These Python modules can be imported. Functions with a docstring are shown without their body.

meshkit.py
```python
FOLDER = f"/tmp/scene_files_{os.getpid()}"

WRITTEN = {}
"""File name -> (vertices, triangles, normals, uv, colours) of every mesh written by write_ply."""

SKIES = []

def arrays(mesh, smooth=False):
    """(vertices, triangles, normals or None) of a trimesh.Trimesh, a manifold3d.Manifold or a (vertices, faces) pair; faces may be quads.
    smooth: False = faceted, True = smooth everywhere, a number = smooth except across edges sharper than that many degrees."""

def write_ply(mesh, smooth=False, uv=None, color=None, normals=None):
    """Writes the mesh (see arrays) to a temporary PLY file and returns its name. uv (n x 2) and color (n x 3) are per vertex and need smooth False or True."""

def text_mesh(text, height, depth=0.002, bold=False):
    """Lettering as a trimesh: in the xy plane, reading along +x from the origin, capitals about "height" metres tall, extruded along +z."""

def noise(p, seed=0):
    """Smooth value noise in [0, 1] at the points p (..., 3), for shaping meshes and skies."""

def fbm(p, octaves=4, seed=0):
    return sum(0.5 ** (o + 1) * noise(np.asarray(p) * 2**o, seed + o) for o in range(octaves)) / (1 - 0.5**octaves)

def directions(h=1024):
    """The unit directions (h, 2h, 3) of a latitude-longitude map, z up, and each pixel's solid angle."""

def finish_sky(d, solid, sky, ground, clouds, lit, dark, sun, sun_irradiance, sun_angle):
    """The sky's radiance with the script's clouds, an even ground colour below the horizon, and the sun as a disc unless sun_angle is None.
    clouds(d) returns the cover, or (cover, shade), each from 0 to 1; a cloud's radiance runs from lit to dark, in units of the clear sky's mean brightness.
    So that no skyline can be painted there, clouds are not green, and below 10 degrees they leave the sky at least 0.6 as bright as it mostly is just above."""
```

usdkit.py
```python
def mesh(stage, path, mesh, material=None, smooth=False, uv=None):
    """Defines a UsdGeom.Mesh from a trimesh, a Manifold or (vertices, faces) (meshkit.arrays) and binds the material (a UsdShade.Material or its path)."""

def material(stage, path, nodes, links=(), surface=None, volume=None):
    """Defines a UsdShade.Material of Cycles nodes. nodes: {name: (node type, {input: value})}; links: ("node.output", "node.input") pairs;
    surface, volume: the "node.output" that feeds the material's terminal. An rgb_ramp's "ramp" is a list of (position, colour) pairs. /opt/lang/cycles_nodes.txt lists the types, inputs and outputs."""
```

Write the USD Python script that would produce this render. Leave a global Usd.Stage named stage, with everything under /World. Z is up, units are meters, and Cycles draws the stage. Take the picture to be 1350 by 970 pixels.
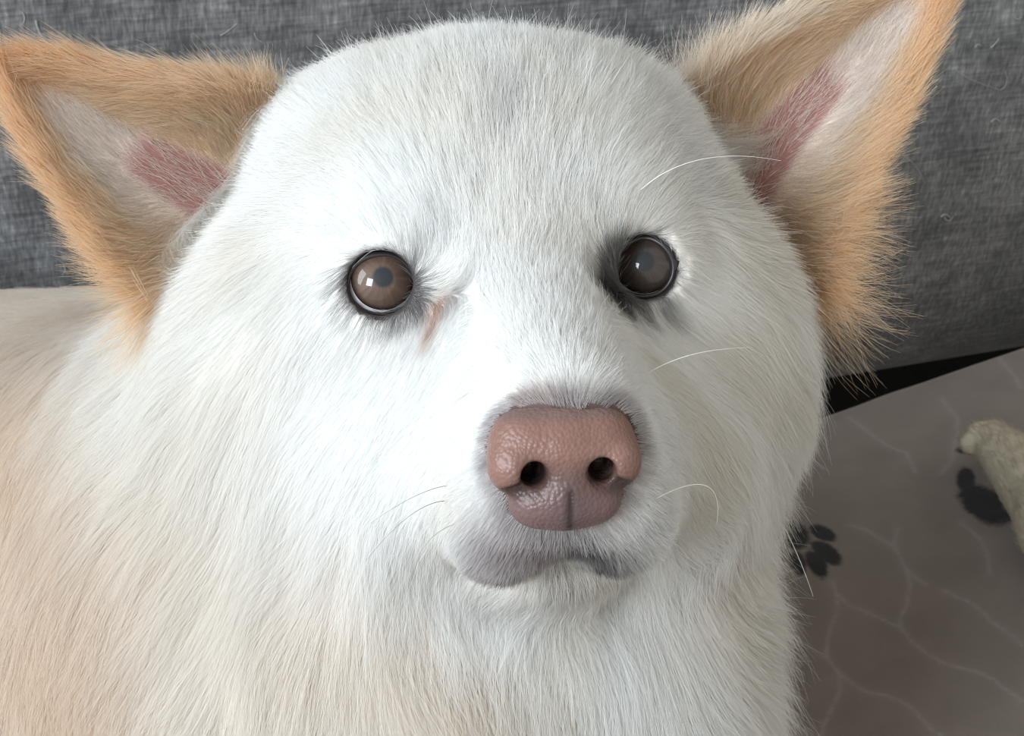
import math, numpy as np, trimesh, usdkit
from meshkit import noise, fbm
from pxr import Usd, UsdGeom, UsdLux, UsdShade, Sdf, Gf, Vt
from scipy.spatial import cKDTree
from scipy import ndimage
T = Sdf.ValueTypeNames
stage = Usd.Stage.CreateInMemory()
UsdGeom.SetStageUpAxis(stage, 'Z'); UsdGeom.SetStageMetersPerUnit(stage, 1.0)
UsdGeom.Xform.Define(stage, '/World')

# ------------------------------------------------------------------ camera
FPX = 2318.0                                    # focal length in pixels of the 1350 x 970 frame
PITCH = math.radians(28)
CAM = np.array([0, 0, 0.91])
RIGHT = np.array([1., 0, 0]); FWD = np.array([0, math.cos(PITCH), -math.sin(PITCH)]); UP = np.cross(RIGHT, FWD)
cam = UsdGeom.Camera.Define(stage, '/World/camera')
cam.AddTransformOp().Set(Gf.Matrix4d(*[float(x) for x in (*RIGHT, 0, *UP, 0, *(-FWD), 0, *CAM, 1)]))
HA = 36.0
cam.CreateHorizontalApertureAttr(HA); cam.CreateVerticalApertureAttr(HA * 970 / 1350)
cam.CreateFocalLengthAttr(HA * FPX / 1350)
cam.CreateClippingRangeAttr((0.02, 50.0))
cam.CreateFStopAttr(55.0); cam.CreateFocusDistanceAttr(0.43)
cam.CreateExposureAttr(0.0)

# ------------------------------------------------------------------ light
dome = UsdLux.DomeLight.Define(stage, '/World/room_daylight')
dome.CreateIntensityAttr(0.23); dome.CreateColorAttr(Gf.Vec3f(1.0, 0.97, 0.89))
def window_light(path, pos, target, w, h, power, color):
    l = UsdLux.RectLight.Define(stage, path)
    pos, target = np.array(pos, float), np.array(target, float)
    z = pos - target; z /= np.linalg.norm(z); x = np.cross([0, 0, 1], z); x /= np.linalg.norm(x); y = np.cross(z, x)
    l.AddTransformOp().Set(Gf.Matrix4d(*[float(q) for q in (*x, 0, *y, 0, *z, 0, *pos, 1)]))
    l.CreateWidthAttr(w); l.CreateHeightAttr(h); l.CreateIntensityAttr(power); l.CreateColorAttr(Gf.Vec3f(*color))
    return l
window_light('/World/window_daylight', (-.80, -.92, 1.38), (0.0, 0.42, 0.70), .50, .60, 28.0, (0.83, 0.92, 1.0))
window_light('/World/window_daylight_001', (-3.0, -.55, 2.25), (-.05, 0.46, 0.68), 2.2, 2.1, 10.0, (0.83, 0.92, 1.0))

# ------------------------------------------------------------------ helpers
def unp(px, py, d):                             # pixel + depth in metres -> camera frame (mm): x right, y up, z towards the camera
    return np.array([(px - 675) / FPX * d, (485 - py) / FPX * d, -d]) * 1000
def proj(p):                                    # camera frame mm -> pixel
    p = np.asarray(p, float)
    return np.stack([675 + FPX * p[..., 0] / -p[..., 2], 485 - FPX * p[..., 1] / -p[..., 2]], -1)
M_CAM = np.stack([RIGHT, UP, -FWD])             # rows
def world(p): return CAM + np.asarray(p, float) / 1000 @ M_CAM
def to_cam(p): return (np.asarray(p, float) - CAM) @ M_CAM.T * 1000
ZUP = M_CAM @ np.array([0, 0, 1.0])             # world up in the camera frame
def tag(p, **kw):
    for k, v in kw.items(): p.SetCustomDataByKey(k, v)
def thing(name, label, cat, group=None, kind=None):
    x = UsdGeom.Xform.Define(stage, '/World/' + name).GetPrim()
    tag(x, label=label, category=cat)
    if group: tag(x, group=group)
    if kind: tag(x, kind=kind)
    return x
def put(path, mesh, mat, smooth=True, col=None):
    m = usdkit.mesh(stage, path, mesh, mat, smooth=smooth)
    if col is not None:
        UsdGeom.PrimvarsAPI(m).CreatePrimvar('scol', T.Color3fArray, 'vertex').Set(Vt.Vec3fArray.FromNumpy(np.asarray(col, np.float32)))
    return m
def hair(path, P, rad, col, mat):               # P (n, k, 3) world metres, rad (k,) or (n,k) metres, col (n,3)
    n, k = P.shape[:2]
    c = UsdGeom.BasisCurves.Define(stage, path)
    c.CreateTypeAttr('linear'); c.CreateWrapAttr('nonperiodic')
    c.CreateCurveVertexCountsAttr(Vt.IntArray.FromNumpy(np.full(n, k, np.int32)))
    c.CreatePointsAttr(Vt.Vec3fArray.FromNumpy(P.reshape(-1, 3).astype(np.float32)))
    w = np.broadcast_to(np.asarray(rad) * 2, (n, k)).reshape(-1)
    c.CreateWidthsAttr(Vt.FloatArray.FromNumpy(w.astype(np.float32))); c.SetWidthsInterpolation('vertex')
    UsdGeom.PrimvarsAPI(c).CreatePrimvar('hcol', T.Color3fArray, 'vertex').Set(Vt.Vec3fArray.FromNumpy(np.repeat(col, k, 0).astype(np.float32)))
    UsdShade.MaterialBindingAPI.Apply(c.GetPrim()).Bind(mat)
    return c
def L(name, nodes, links=(), surface='p.BSDF'):
    return usdkit.material(stage, '/World/Looks/' + name, nodes, links, surface=surface)
def srgb(*c):
    c = np.array(c, float) / 255
    return np.where(c <= 0.04045, c / 12.92, ((c + 0.055) / 1.055) ** 2.4)
def sstep(a, b, x):
    t = np.clip((x - a) / (b - a), 0, 1); return t * t * (3 - 2 * t)
def unit(v): return v / np.maximum(np.linalg.norm(v, axis=-1, keepdims=True), 1e-12)

# ------------------------------------------------------------------ signed distances (mm) and surface nets
def ell(p, c, r):
    q = p - np.asarray(c, float); r = np.asarray(r, float)
    k0 = np.linalg.norm(q / r, axis=-1); k1 = np.linalg.norm(q / r**2, axis=-1)
    return k0 * (k0 - 1) / np.maximum(k1, 1e-9)
def cap(p, a, b, ra, rb, scale=(1, 1, 1)):
    s = np.asarray(scale, float); p, a, b = p / s, np.asarray(a, float) / s, np.asarray(b, float) / s
    ab = b - a; t = np.clip((p - a) @ ab / (ab @ ab), 0, 1)
    return np.linalg.norm(p - a - t[..., None] * ab, axis=-1) - (ra + (rb - ra) * t)
def smin(a, b, k):
    h = np.maximum(k - np.abs(a - b), 0) / k
    return np.minimum(a, b) - h * h * k * 0.25
def smax(a, b, k): return -smin(-a, -b, k)
def nets(f, lo, hi, h, band=None, coarse=4):
    """Surface nets of the signed distance f over a box; f is only worked out finely close to its surface."""
    lo = np.asarray(lo, float); n = np.ceil((np.asarray(hi, float) - lo) / (h * coarse)).astype(int) + 1
    ax = [lo[i] + np.arange(n[i]) * h * coarse for i in range(3)]
    g = np.stack(np.meshgrid(*ax, indexing='ij'), -1)
    v = f(g.reshape(-1, 3)).reshape(n).astype(np.float32)
    m = (n - 1) * coarse + 1
    up = v
    for a in range(3):
        idx = np.arange(m[a]) / coarse; i0 = np.minimum(idx.astype(int), n[a] - 2); t = (idx - i0).astype(np.float32)
        sh = [1, 1, 1]; sh[a] = -1
        up = np.take(up, i0, a) * (1 - t.reshape(sh)) + np.take(up, i0 + 1, a) * t.reshape(sh)
    near = np.abs(up) < (band or 1.6 * h * coarse)
    ii = np.argwhere(near)
    up[near] = f(lo + ii * h)
    ins = up < 0
    cnt = sum(ins[a:m[0] - 1 + a, b:m[1] - 1 + b, c:m[2] - 1 + c].astype(np.int8) for a in (0, 1) for b in (0, 1) for c in (0, 1))
    cells = np.argwhere((cnt > 0) & (cnt < 8))
    ids = np.full(m - 1, -1, np.int64); ids[tuple(cells.T)] = np.arange(len(cells))
    acc = np.zeros((len(cells), 3)); num = np.zeros(len(cells))
    C = [np.array(x) for x in np.ndindex(2, 2, 2)]
    for a in C:
        for b in C:
            if (b - a).sum() == 1 and (b >= a).all():
                va, vb = up[tuple((cells + a).T)], up[tuple((cells + b).T)]
                x = (va < 0) != (vb < 0); t = va[x] / (va[x] - vb[x])
                acc[x] += cells[x] + a + t[:, None] * (b - a); num[x] += 1
    V = lo + h * acc / num[:, None]
    F = []
    for a in range(3):
        b, c = (a + 1) % 3, (a + 2) % 3
        sl0 = [slice(None)] * 3; sl1 = [slice(None)] * 3
        sl0[a] = slice(0, -1); sl1[a] = slice(1, None)
        e = ins[tuple(sl0)] != ins[tuple(sl1)]
        e = np.argwhere(e); e = e[(e[:, b] > 0) & (e[:, c] > 0) & (e[:, b] < m[b] - 1) & (e[:, c] < m[c] - 1)]
        inside = ins[tuple(e.T)]
        def cid(db, dc):
            q = e.copy(); q[:, b] -= db; q[:, c] -= dc; return ids[tuple(q.T)]
        q = np.stack([cid(1, 1), cid(0, 1), cid(0, 0), cid(1, 0)], 1)
        q[~inside] = q[~inside][:, ::-1]
        F.append(q)
    F = np.vstack(F)
    return V, np.vstack([F[:, [0, 1, 2]], F[:, [0, 2, 3]]])
# ------------------------------------------------------------------ the dog: head frame (mm; x image right, y up, z out along the muzzle; origin between the eyes)
def rot(ax, a):
    return trimesh.transformations.rotation_matrix(math.radians(a), ax)[:3, :3]
HEAD_R = rot([0, 0, 1], 3.0) @ rot([0, 1, 0], 7.7) @ rot([1, 0, 0], 8.0)     # head -> camera frame
HEAD_O = unp(681, 362, 0.45)
def h2c(p): return HEAD_O + np.asarray(p, float) @ HEAD_R.T
def c2h(p): return (np.asarray(p, float) - HEAD_O) @ HEAD_R
EYE = {-1: np.array([-34.5, -1.0, -5.0]), 1: np.array([34.5, 0.0, -5.0])}
EYE_R = 11.0

def polyline(pts, s):
    pts = np.asarray(pts, float); d = np.r_[0, np.cumsum(np.linalg.norm(np.diff(pts[:, :2], axis=0), axis=1))]; d /= d[-1]
    from scipy.interpolate import PchipInterpolator
    return PchipInterpolator(d, pts)(s)
# ears: two rims from the base to the tip (pixel, pixel, depth), and how deep the dish between them is
EARS = {
    -1: dict(upper=[(412, 196, .520), (352, 124, .505), (270, 106, .495), (180, 93, .490), (90, 79, .485), (2, 76, .480)],
             lower=[(322, 400, .505), (240, 405, .500), (180, 372, .496), (118, 305, .492), (62, 222, .487), (22, 150, .483), (-2, 84, .480)],
             dish=[(0, 20), (.35, 17), (.7, 8), (1, 1)]),
    1: dict(upper=[(890, 175, .535), (935, 100, .525), (1000, 48, .522), (1070, 5, .525), (1150, -38, .528), (1262, -72, .530)],
            lower=[(1010, 395, .522), (1066, 388, .520), (1096, 325, .520), (1124, 258, .522), (1160, 192, .525), (1210, 90, .528), (1266, -64, .530)],
            dish=[(0, 20), (.35, 17), (.7, 8), (1, 1)])}
def ear_surface(e, s, t):                       # s base..tip, t -1 lower rim .. 1 upper rim, camera frame mm
    s, t = np.broadcast_arrays(np.asarray(s, float), np.asarray(t, float))
    U, Lw = (np.array([unp(*q) for q in polyline(e[k], s.ravel())]) for k in ('upper', 'lower'))
    d = np.interp(s.ravel(), *np.array(e['dish']).T); tt = t.ravel()
    P = Lw + (U - Lw) * ((tt + 1) / 2)[:, None]
    P[:, 2] -= d * (1 - tt**2) * (1 + .25 * tt)
    return P.reshape(*s.shape, 3)
EAR_N = (170, 150)
ear_s, ear_t = np.meshgrid(np.linspace(0, 1, EAR_N[0]), np.linspace(-1, 1, EAR_N[1]), indexing='ij')
ear_grid = {k: ear_surface(e, ear_s, ear_t) for k, e in EARS.items()}
ear_tree = {k: cKDTree(g.reshape(-1, 3)) for k, g in ear_grid.items()}

# nose leather
NOSE_O = c2h(unp(751, 622, .370))
def nose_sdf(q):
    m = np.abs(q) * [1, 0, 0] + q * [0, 1, 1]
    d = ell(q, (0, 4.0, -9.5), (15.0, 9.5, 9.8))
    d = smin(d, ell(m, (8.2, 4.4, -9.8), (7.6, 8.0, 8.6)), 2.5)
    d = smin(d, ell(m, (11.3, .8, -6.2), (5.4, 6.0, 6.4)), 1.8)
    d = smin(d, ell(m, (4.9, -7.4, -7.2), (7.5, 6.1, 6.0)), 2.4)
    d = smin(d, ell(q, (0, -5.4, -5.6), (6.5, 8.4, 5.6)), 2.5)
    d = smin(d, ell(q, (0, -2, -15), (13.2, 11.5, 8)), 3)
    d = smax(d, -cap(m, (7.0, -1.1, 1.5), (7.9, .4, -8), 3.3, 2.5), 1.2)
    d = smax(d, -cap(m, (8.0, -3.4, .2), (17.5, -6.0, -4.8), 2.1, 1.3), .8)
    d = smax(d, -cap(q, (0, -3.5, 1.0), (0, -15, -1.5), .55, .75), .8)
    return d
from scipy.interpolate import CubicSpline
OPEN = {-1: ([0, 30, 60, 90, 120, 150, 180, 210, 240, 270, 300, 320, 332, 345, 360], [46, 43, 41, 39, 41, 44, 45, 45, 43, 42, 43, 49, 53, 49, 46]),
        1: ([0, 30, 60, 90, 120, 150, 180, 195, 207, 222, 245, 270, 300, 330, 360], [42, 42, 42, 42, 41, 42, 45, 50, 54, 49, 44, 42, 42, 42, 42])}
RIM = {}                                        # the lid margins: points, outward, along, across, angle
for k in (-1, 1):
    E = h2c(EYE[k]); g2 = unit(-E); gx2 = unit(np.cross(HEAD_R @ np.array([0, 1., 0]), g2)); gy2 = np.cross(g2, gx2)
    cs = CubicSpline(OPEN[k][0], np.array(OPEN[k][1], float), bc_type='periodic')
    aa = np.linspace(0, 360, 120, endpoint=False); rho = cs(aa) / 5.15 * .985; RL = EYE_R + .35; ar = np.radians(aa)
    pos = E + (np.cos(ar) * rho)[:, None] * gx2 + (np.sin(ar) * rho)[:, None] * gy2 + np.sqrt(RL**2 - rho**2)[:, None] * g2
    out = unit(pos - E); tan = unit(np.roll(pos, -1, 0) - np.roll(pos, 1, 0))
    RIM[k] = (pos, out, tan, np.cross(out, tan), aa, E, g2, gx2, gy2, cs)
def head_sdf(q):                                # q in the head frame
    m = np.abs(q) * [1, 0, 0] + q * [0, 1, 1]   # mirrored
    d = ell(q, (0, 9, -54), (62, 54, 62))                      # skull
    d = smin(d, ell(m, (35, 26, -64), (27, 28, 32)), 14)         # temples
    d = smin(d, ell(q, (0, 15, -24), (47, 38, 31)), 16)         # forehead
    d = smin(d, ell(m, (26, 15, -8), (17, 11, 12)), 14)         # brows
    d = smin(d, ell(m, (40, -24, -28), (27, 34, 36)), 20)       # cheekbones
    d = smin(d, cap(q, (0, -16, -8), (0, -32, 66), 27, 17.5, (1.08, 1, 1)), 22)   # muzzle
    d = smin(d, cap(q, (0, -1, -5), (0, -20, 66), 17, 8), 10)   # bridge
    d = smin(d, cap(m, (20, -38, 24), (13.5, -52, 57), 18, 12.5), 18)
    d = smin(d, ell(q, (0, -46, 62), (12, 9, 12)), 8)   # upper lips
    d = smin(d, ell(m, (52, -34, -50), (38, 46, 42)), 26)       # jowls under the ears
    d = smin(d, ell(m, (33, -54, -4), (25, 27, 36)), 26)       # cheek behind the corner of the mouth
    lid = np.minimum(*[np.linalg.norm(q - EYE[s], axis=-1) - 13.0 for s in (-1, 1)])
    d = smin(d, lid, 7)
    # mouth: the lips end in a line over the chin
    chin = ell(q, (0, -66, 22), (22, 14, 26))
    d = np.minimum(smin(d, chin, 3), 1e9)
    return d
EYE_OPEN = {}
def body_sdf(p):                                # p in the camera frame
    q = c2h(p)
    d = head_sdf(q)
    for s in (-1, 1):                           # eye sockets
        r = p - h2c(EYE[s]); g = unit(-h2c(EYE[s])); ax = r @ g
        rad = np.linalg.norm(r - ax[:, None] * g, axis=-1)
        d = smax(d, -np.minimum(np.maximum(rad - 8.2, -ax), 99), 1.5)
        d = np.maximum(d, -(np.linalg.norm(r, axis=-1) - EYE_R - .4))
    d = np.maximum(d, -ell(q - NOSE_O, (0, 0, -6), (12, 9, 9)))                  # room for the nose
    b = ell(q, (-10, -42, -112), (74, 86, 72))                                    # neck and ruff
    b = smin(b, ell(q, (-44, -62, -62), (60, 62, 48)), 40)
    b = smin(b, ell(q, (27, -58, -60), (42, 46, 44)), 30)                      # ruff left of the face
    b = smin(b, ell(q, (-20, -106, -20), (62, 52, 46)), 40)                       # bib under the jaw
    b = smin(b, ell(p, unp(540, 970, .535), (100, 95, 62)), 45)                 # chest
    b = smin(b, ell(p, unp(752, 920, .520), (44, 90, 48)), 35)                  # chest, right
    b = smin(b, ell(p, unp(250, 900, .575), (110, 112, 75)), 60)                # shoulder
    top = unp(60, 378, .66) - ZUP * 90
    b = smin(b, cap(p, top + [90, -10, 30], top + [-210, -20, 45], 90, 92), 50)  # trunk
    for x in (-.15, -.01):                                                      # forelegs stretched out on the seat, below the picture
        A, Bp, Cp = to_cam((x * .8 - .03, .40, .50)), to_cam((x - .03, .26, .474)), to_cam((x - .03, .215, .468))
        b = smin(b, cap(p, A, Bp, 30, 20), 18); b = smin(b, cap(p, Bp, Cp, 20, 17), 6)
    d = smin(d, b, 22)
    for k, r in ((-1, (15, 20, 13)), (1, (13, 20, 12))):                       # roots of the ears
        d = smin(d, ell(p, unp(*((398, 200, .535) if k < 0 else (908, 190, .545))), r), 14)
    d = smax(d, 459 - (910 + p @ ZUP), 5)                                      # lies on the blanket
    for k in (-1, 1):
        near = d < 1e9
        dist, _ = ear_tree[k].query(p, distance_upper_bound=40)
        e = np.where(np.isfinite(dist), dist, 40) - 1.9
        d = smin(d, e, 9)
    return d
BV, BF = nets(body_sdf, (-420, -330, -860), (220, 250, -345), 2.2)
body = trimesh.Trimesh(BV, BF, process=False)
body_n = np.array(body.vertex_normals)
# ------------------------------------------------------------------ rays onto the dog, used to say where markings and hair partings lie
from trimesh.ray.ray_pyembree import RayMeshIntersector
_ray = RayMeshIntersector(body)
def hit(pts):
    pts = np.asarray(pts, float)
    d = np.stack([(pts[:, 0] - 675) / FPX, (485 - pts[:, 1]) / FPX, -np.ones(len(pts))], 1)
    f = _ray.intersects_first(np.zeros_like(d), d)
    n = body.face_normals[f]; p0 = body.triangles[f][:, 0]
    t = (n * p0).sum(1) / (n * d).sum(1)
    P = d * t[:, None]
    bad = f < 0
    if bad.any():                               # just outside the outline: the nearest surface seen
        vis = (body_n[:, 2] > -0.2)
        pr = cKDTree(proj(BV[vis])); P[bad] = BV[vis][pr.query(pts[bad])[1]]
    return P
# ears: nearest ear sample of each point
def ear_of(p):
    """0 or the ear's side, and s, t, and distance of the nearest ear sample."""
    side = np.zeros(len(p), int); s = np.zeros(len(p)); t = np.zeros(len(p)); best = np.full(len(p), 1e9)
    for k in (-1, 1):
        d, i = ear_tree[k].query(p, distance_upper_bound=6.5)
        m = d < best
        side[m & (d < 6)] = k; best[m] = d[m]
        i = np.minimum(i, ear_s.size - 1)
        s[m], t[m] = ear_s.ravel()[i][m], ear_t.ravel()[i][m]
    skull = head_sdf(c2h(p))
    side[(skull < 3.5)] = 0
    return side, s, t
# ------------------------------------------------------------------ coat and skin colours (albedo)
WHITE = np.array([.855, .86, .855]); CREAM = np.array([.775, .75, .70]); PEACH = np.array([.725, .62, .515])
TAN = np.array([.83, .61, .40]); DEEP = np.array([.77, .50, .29]); PALE = np.array([.86, .78, .73])
GREY = np.array([.42, .40, .40]); DARK = np.array([.035, .03, .03]); PINK = np.array([.30, .148, .132])
MAUVE = np.array([.30, .25, .26]); STAIN = np.array([.45, .24, .16])
# colour spots on coat and skin, markings and painted mouth shade: pixel they lie under, radius mm, colour, how much of the hair, how much of the skin
MARKS = [
    (20, 600, 40, PEACH, 1, 1), (90, 800, 36, PEACH, 1, 1), (190, 760, 26, PEACH, .5, .5), (40, 500, 20, PEACH, .6, .6), (330, 900, 24, PEACH, .35, .35), (60, 450, 22, CREAM, .9, .9), (130, 640, 22, PEACH, .6, .6), (90, 930, 26, PEACH, .75, .75),
    (180, 900, 25, PEACH, .35, .35), (250, 560, 30, CREAM, .8, .8), (330, 740, 34, CREAM, .8, .8), (430, 830, 26, PEACH, .3, .3), (540, 880, 12, PEACH, .45, .45), (250, 700, 20, PEACH, .3, .3),
    (600, 860, 8, PEACH, .5, .5), (640, 930, 9, PEACH, .55, .55), (230, 400, 26, CREAM, .6, .6), (940, 740, 14, PEACH, .4, .4), (1000, 760, 13, CREAM, .7, .7), 
    (330, 330, 14, CREAM, .7, .7), (350, 180, 15, CREAM, .6, .6), (960, 210, 12, CREAM, .6, .6), (990, 330, 14, CREAM, .6, .6), (960, 450, 20, CREAM, .75, .75), (940, 590, 15, CREAM, .7, .7), (1030, 500, 16, CREAM, .7, .7),  # the last ones lower the tone of the right face
    (668, 140, 7, GREY, .28, .3), (655, 180, 6, GREY, .22, .3), (700, 100, 7, CREAM, .5, .5), (560, 330, 4, GREY, .1, .2),
    (573, 300, 1.3, GREY, .6, .8), (590, 316, 2.8, GREY, .08, .4), (786, 286, 1.3, GREY, .55, .8), (800, 300, 2.8, GREY, .10, .4),
    (600, 385, 3, GREY, .45, .5),
    (572, 402, 2.6, STAIN, .85, .9), (572, 425, 2.2, STAIN, .75, .8), (570, 440, 2.0, STAIN, .3, .5), (590, 395, 2.6, MAUVE, .5, .7),
    (800, 378, 4, DARK, .75, .9), (818, 396, 3.2, DARK, .85, .9), (850, 408, 2.4, DARK, .75, .9), (830, 408, 2.4, DARK, .75, .9), (872, 404, 2.0, DARK, .6, .8), (784, 378, 3, DARK, .35, .6), (880, 398, 2.4, DARK, .4, .6),
    (500, 418, 2.5, GREY, .45, .7), (530, 418, 2.5, MAUVE, .5, .8), (475, 405, 2.2, GREY, .4, .7), (552, 412, 2.4, MAUVE, .6, .8), (455, 372, 2.0, GREY, .3, .6), (550, 345, 2.5, GREY, .3, .5),
    (745, 540, 3.0, MAUVE, .5, .8), (715, 536, 3.4, STAIN, .35, .6), (690, 545, 3.2, STAIN, .4, .6), (800, 540, 3.2, GREY, .6, .8), (660, 575, 2.6, MAUVE, .55, .8), (650, 610, 2.6, MAUVE, .5, .8), (846, 580, 2.0, GREY, .4, .7),
    (640, 771, 2.0, DARK, .75, .9), (662, 761, 2.0, DARK, .75, .9), (686, 751, 2.0, DARK, .75, .9), (710, 744, 2.0, DARK, .8, .9), (735, 738, 2.0, DARK, .85, .9), (760, 736, 2.0, DARK, .85, .9), (785, 741, 2.0, DARK, .85, .9), (808, 747, 2.0, DARK, .75, .9),  # mouth line: the dark gap between lips and chin, painted on
    (760, 770, 5, GREY, .35, .5), (705, 774, 5, GREY, .25, .5), (805, 770, 5, GREY, .35, .5),  # tones down the chin hair below the lips
    (755, 716, 4.5, DARK, .75, .95), (735, 728, 4, DARK, .4, .8), (720, 722, 6, MAUVE, .8, .9), (690, 720, 7, MAUVE, .7, .9), (660, 730, 7, MAUVE, .55, .8), (640, 760, 6, MAUVE, .65, .85), (650, 690, 6, MAUVE, .3, .7), (620, 720, 6, GREY, .25, .5),
    (800, 735, 5, DARK, .65, .9), (780, 722, 4, DARK, .65, .9), (825, 720, 4.5, GREY, .5, .8), (850, 690, 4, GREY, .35, .6), (830, 745, 4, DARK, .4, .8), (860, 660, 4, GREY, .2, .5), (625, 650, 5, GREY, .12, .5)]
_mp = hit([m[:2] for m in MARKS])
def ear_colour(side, s, t, front, nz):
    """tan rim, pale hollow, pink skin deep in the dish"""
    a = np.abs(t)
    rim_up = sstep(.16, .42, t + (nz - .5) * .25); rim_lo = sstep(.40, .68, -t + (nz - .5) * .25) + .75 * sstep(.55, .1, s) * sstep(.1, .45, -t)
    tan = np.clip(np.maximum(rim_up, rim_lo) + sstep(.72, .9, s), 0, 1)
    inner = sstep(.92, .62, a) * sstep(.85, .6, s) * .45
    base = TAN + (CREAM * [1, .93, .82] - TAN) * inner[:, None]
    c = PALE + (base - PALE) * tan[:, None]
    c = c + (DEEP - c) * (sstep(.55, 1, s) * tan * .7)[:, None]
    pale_edge = np.maximum(sstep(.25, .05, s) * sstep(.5, .9, t) * .6, sstep(.8, .4, s) * sstep(.80, .98, t) * .7)[:, None] * np.where(side > 0, 1, .3)[:, None]
    c = c + (CREAM - c) * pale_edge
    c = np.where(front[:, None], c, TAN * .75 + CREAM * .25)
    return c, tan
def ear_pink(s, t):
    return sstep(.64, .48, s) * sstep(-.46, -.24, t - s * .15) * sstep(.40, .20, t - s * .15)
def coat(p, nrm):
    """albedo of hair and of the skin under it, at points of the surface (camera frame mm)"""
    nz = fbm(p / 9.0, 3, 5); nz2 = fbm(p / 30.0, 2, 9)
    h = WHITE + (CREAM - WHITE) * (.55 * sstep(.45, .75, nz2))[:, None]
    sk = h * np.array([.97, .93, .91])
    for q, (x, y, r, c, ah, ask) in zip(_mp, MARKS):
        d = np.linalg.norm(p - q, axis=1); near = d < 2.2 * r
        w = np.exp(-(d[near] / r) ** 2 * 1.1) * np.clip(.55 + .9 * nz[near], 0, 1.15)
        h[near] += (c - h[near]) * (np.clip(w * ah, 0, 1))[:, None]; sk[near] += (c - sk[near]) * (np.clip(w * ask, 0, 1))[:, None]
    for k in (-1, 1):                           # dark skin at the lid margins and round the nose leather
        _, _, _, _, _, E, g2, gx2, gy2, cs = RIM[k]
        r = p - E; x_, y_, ax_ = r @ gx2, r @ gy2, r @ g2
        d = np.hypot(x_, y_) - cs(np.degrees(np.arctan2(y_, x_)) % 360) / 5.15
        d = np.where((ax_ > -6) & (np.linalg.norm(r, axis=1) < 30), d, 99) + (nz - .5) * 1.2
        ws, wh = ((sstep(2.4, .9, d), sstep(1.5, .2, d) * .75) if k < 0 else (sstep(1.7, .5, d), sstep(1.0, .1, d) * .8))
        sk += (DARK * 1.3 - sk) * ws[:, None]; h += (DARK * 1.6 - h) * wh[:, None]
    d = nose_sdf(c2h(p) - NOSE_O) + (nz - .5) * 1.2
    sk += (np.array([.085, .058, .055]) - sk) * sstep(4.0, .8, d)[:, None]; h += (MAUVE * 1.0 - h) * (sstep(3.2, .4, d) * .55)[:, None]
    sk[d < -.2] = (.02, .014, .014)  # muzzle behind the nostril holes, painted near black in place of shade
    far = sstep(115, 205, np.linalg.norm(c2h(p) - (20, -40, -40), axis=1))[:, None] * .6
    h += (PEACH - h) * far; sk += (PEACH - sk) * far
    side, s, t = ear_of(p)
    e = side != 0
    if e.any():
        front = np.zeros(len(p), bool)
        front[e] = nrm[e][:, 2] > 0.0
        c, tan = ear_colour(side[e], s[e], t[e], front[e], nz[e])
        h[e] = c
        pk = ear_pink(s[e], t[e])[:, None] * front[e][:, None]
        sk[e] = c * .92 + (PINK - c * .92) * pk
    # tan fur spreads a little from the ear's root onto the head
    return h, sk, side, s, t, nz

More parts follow.
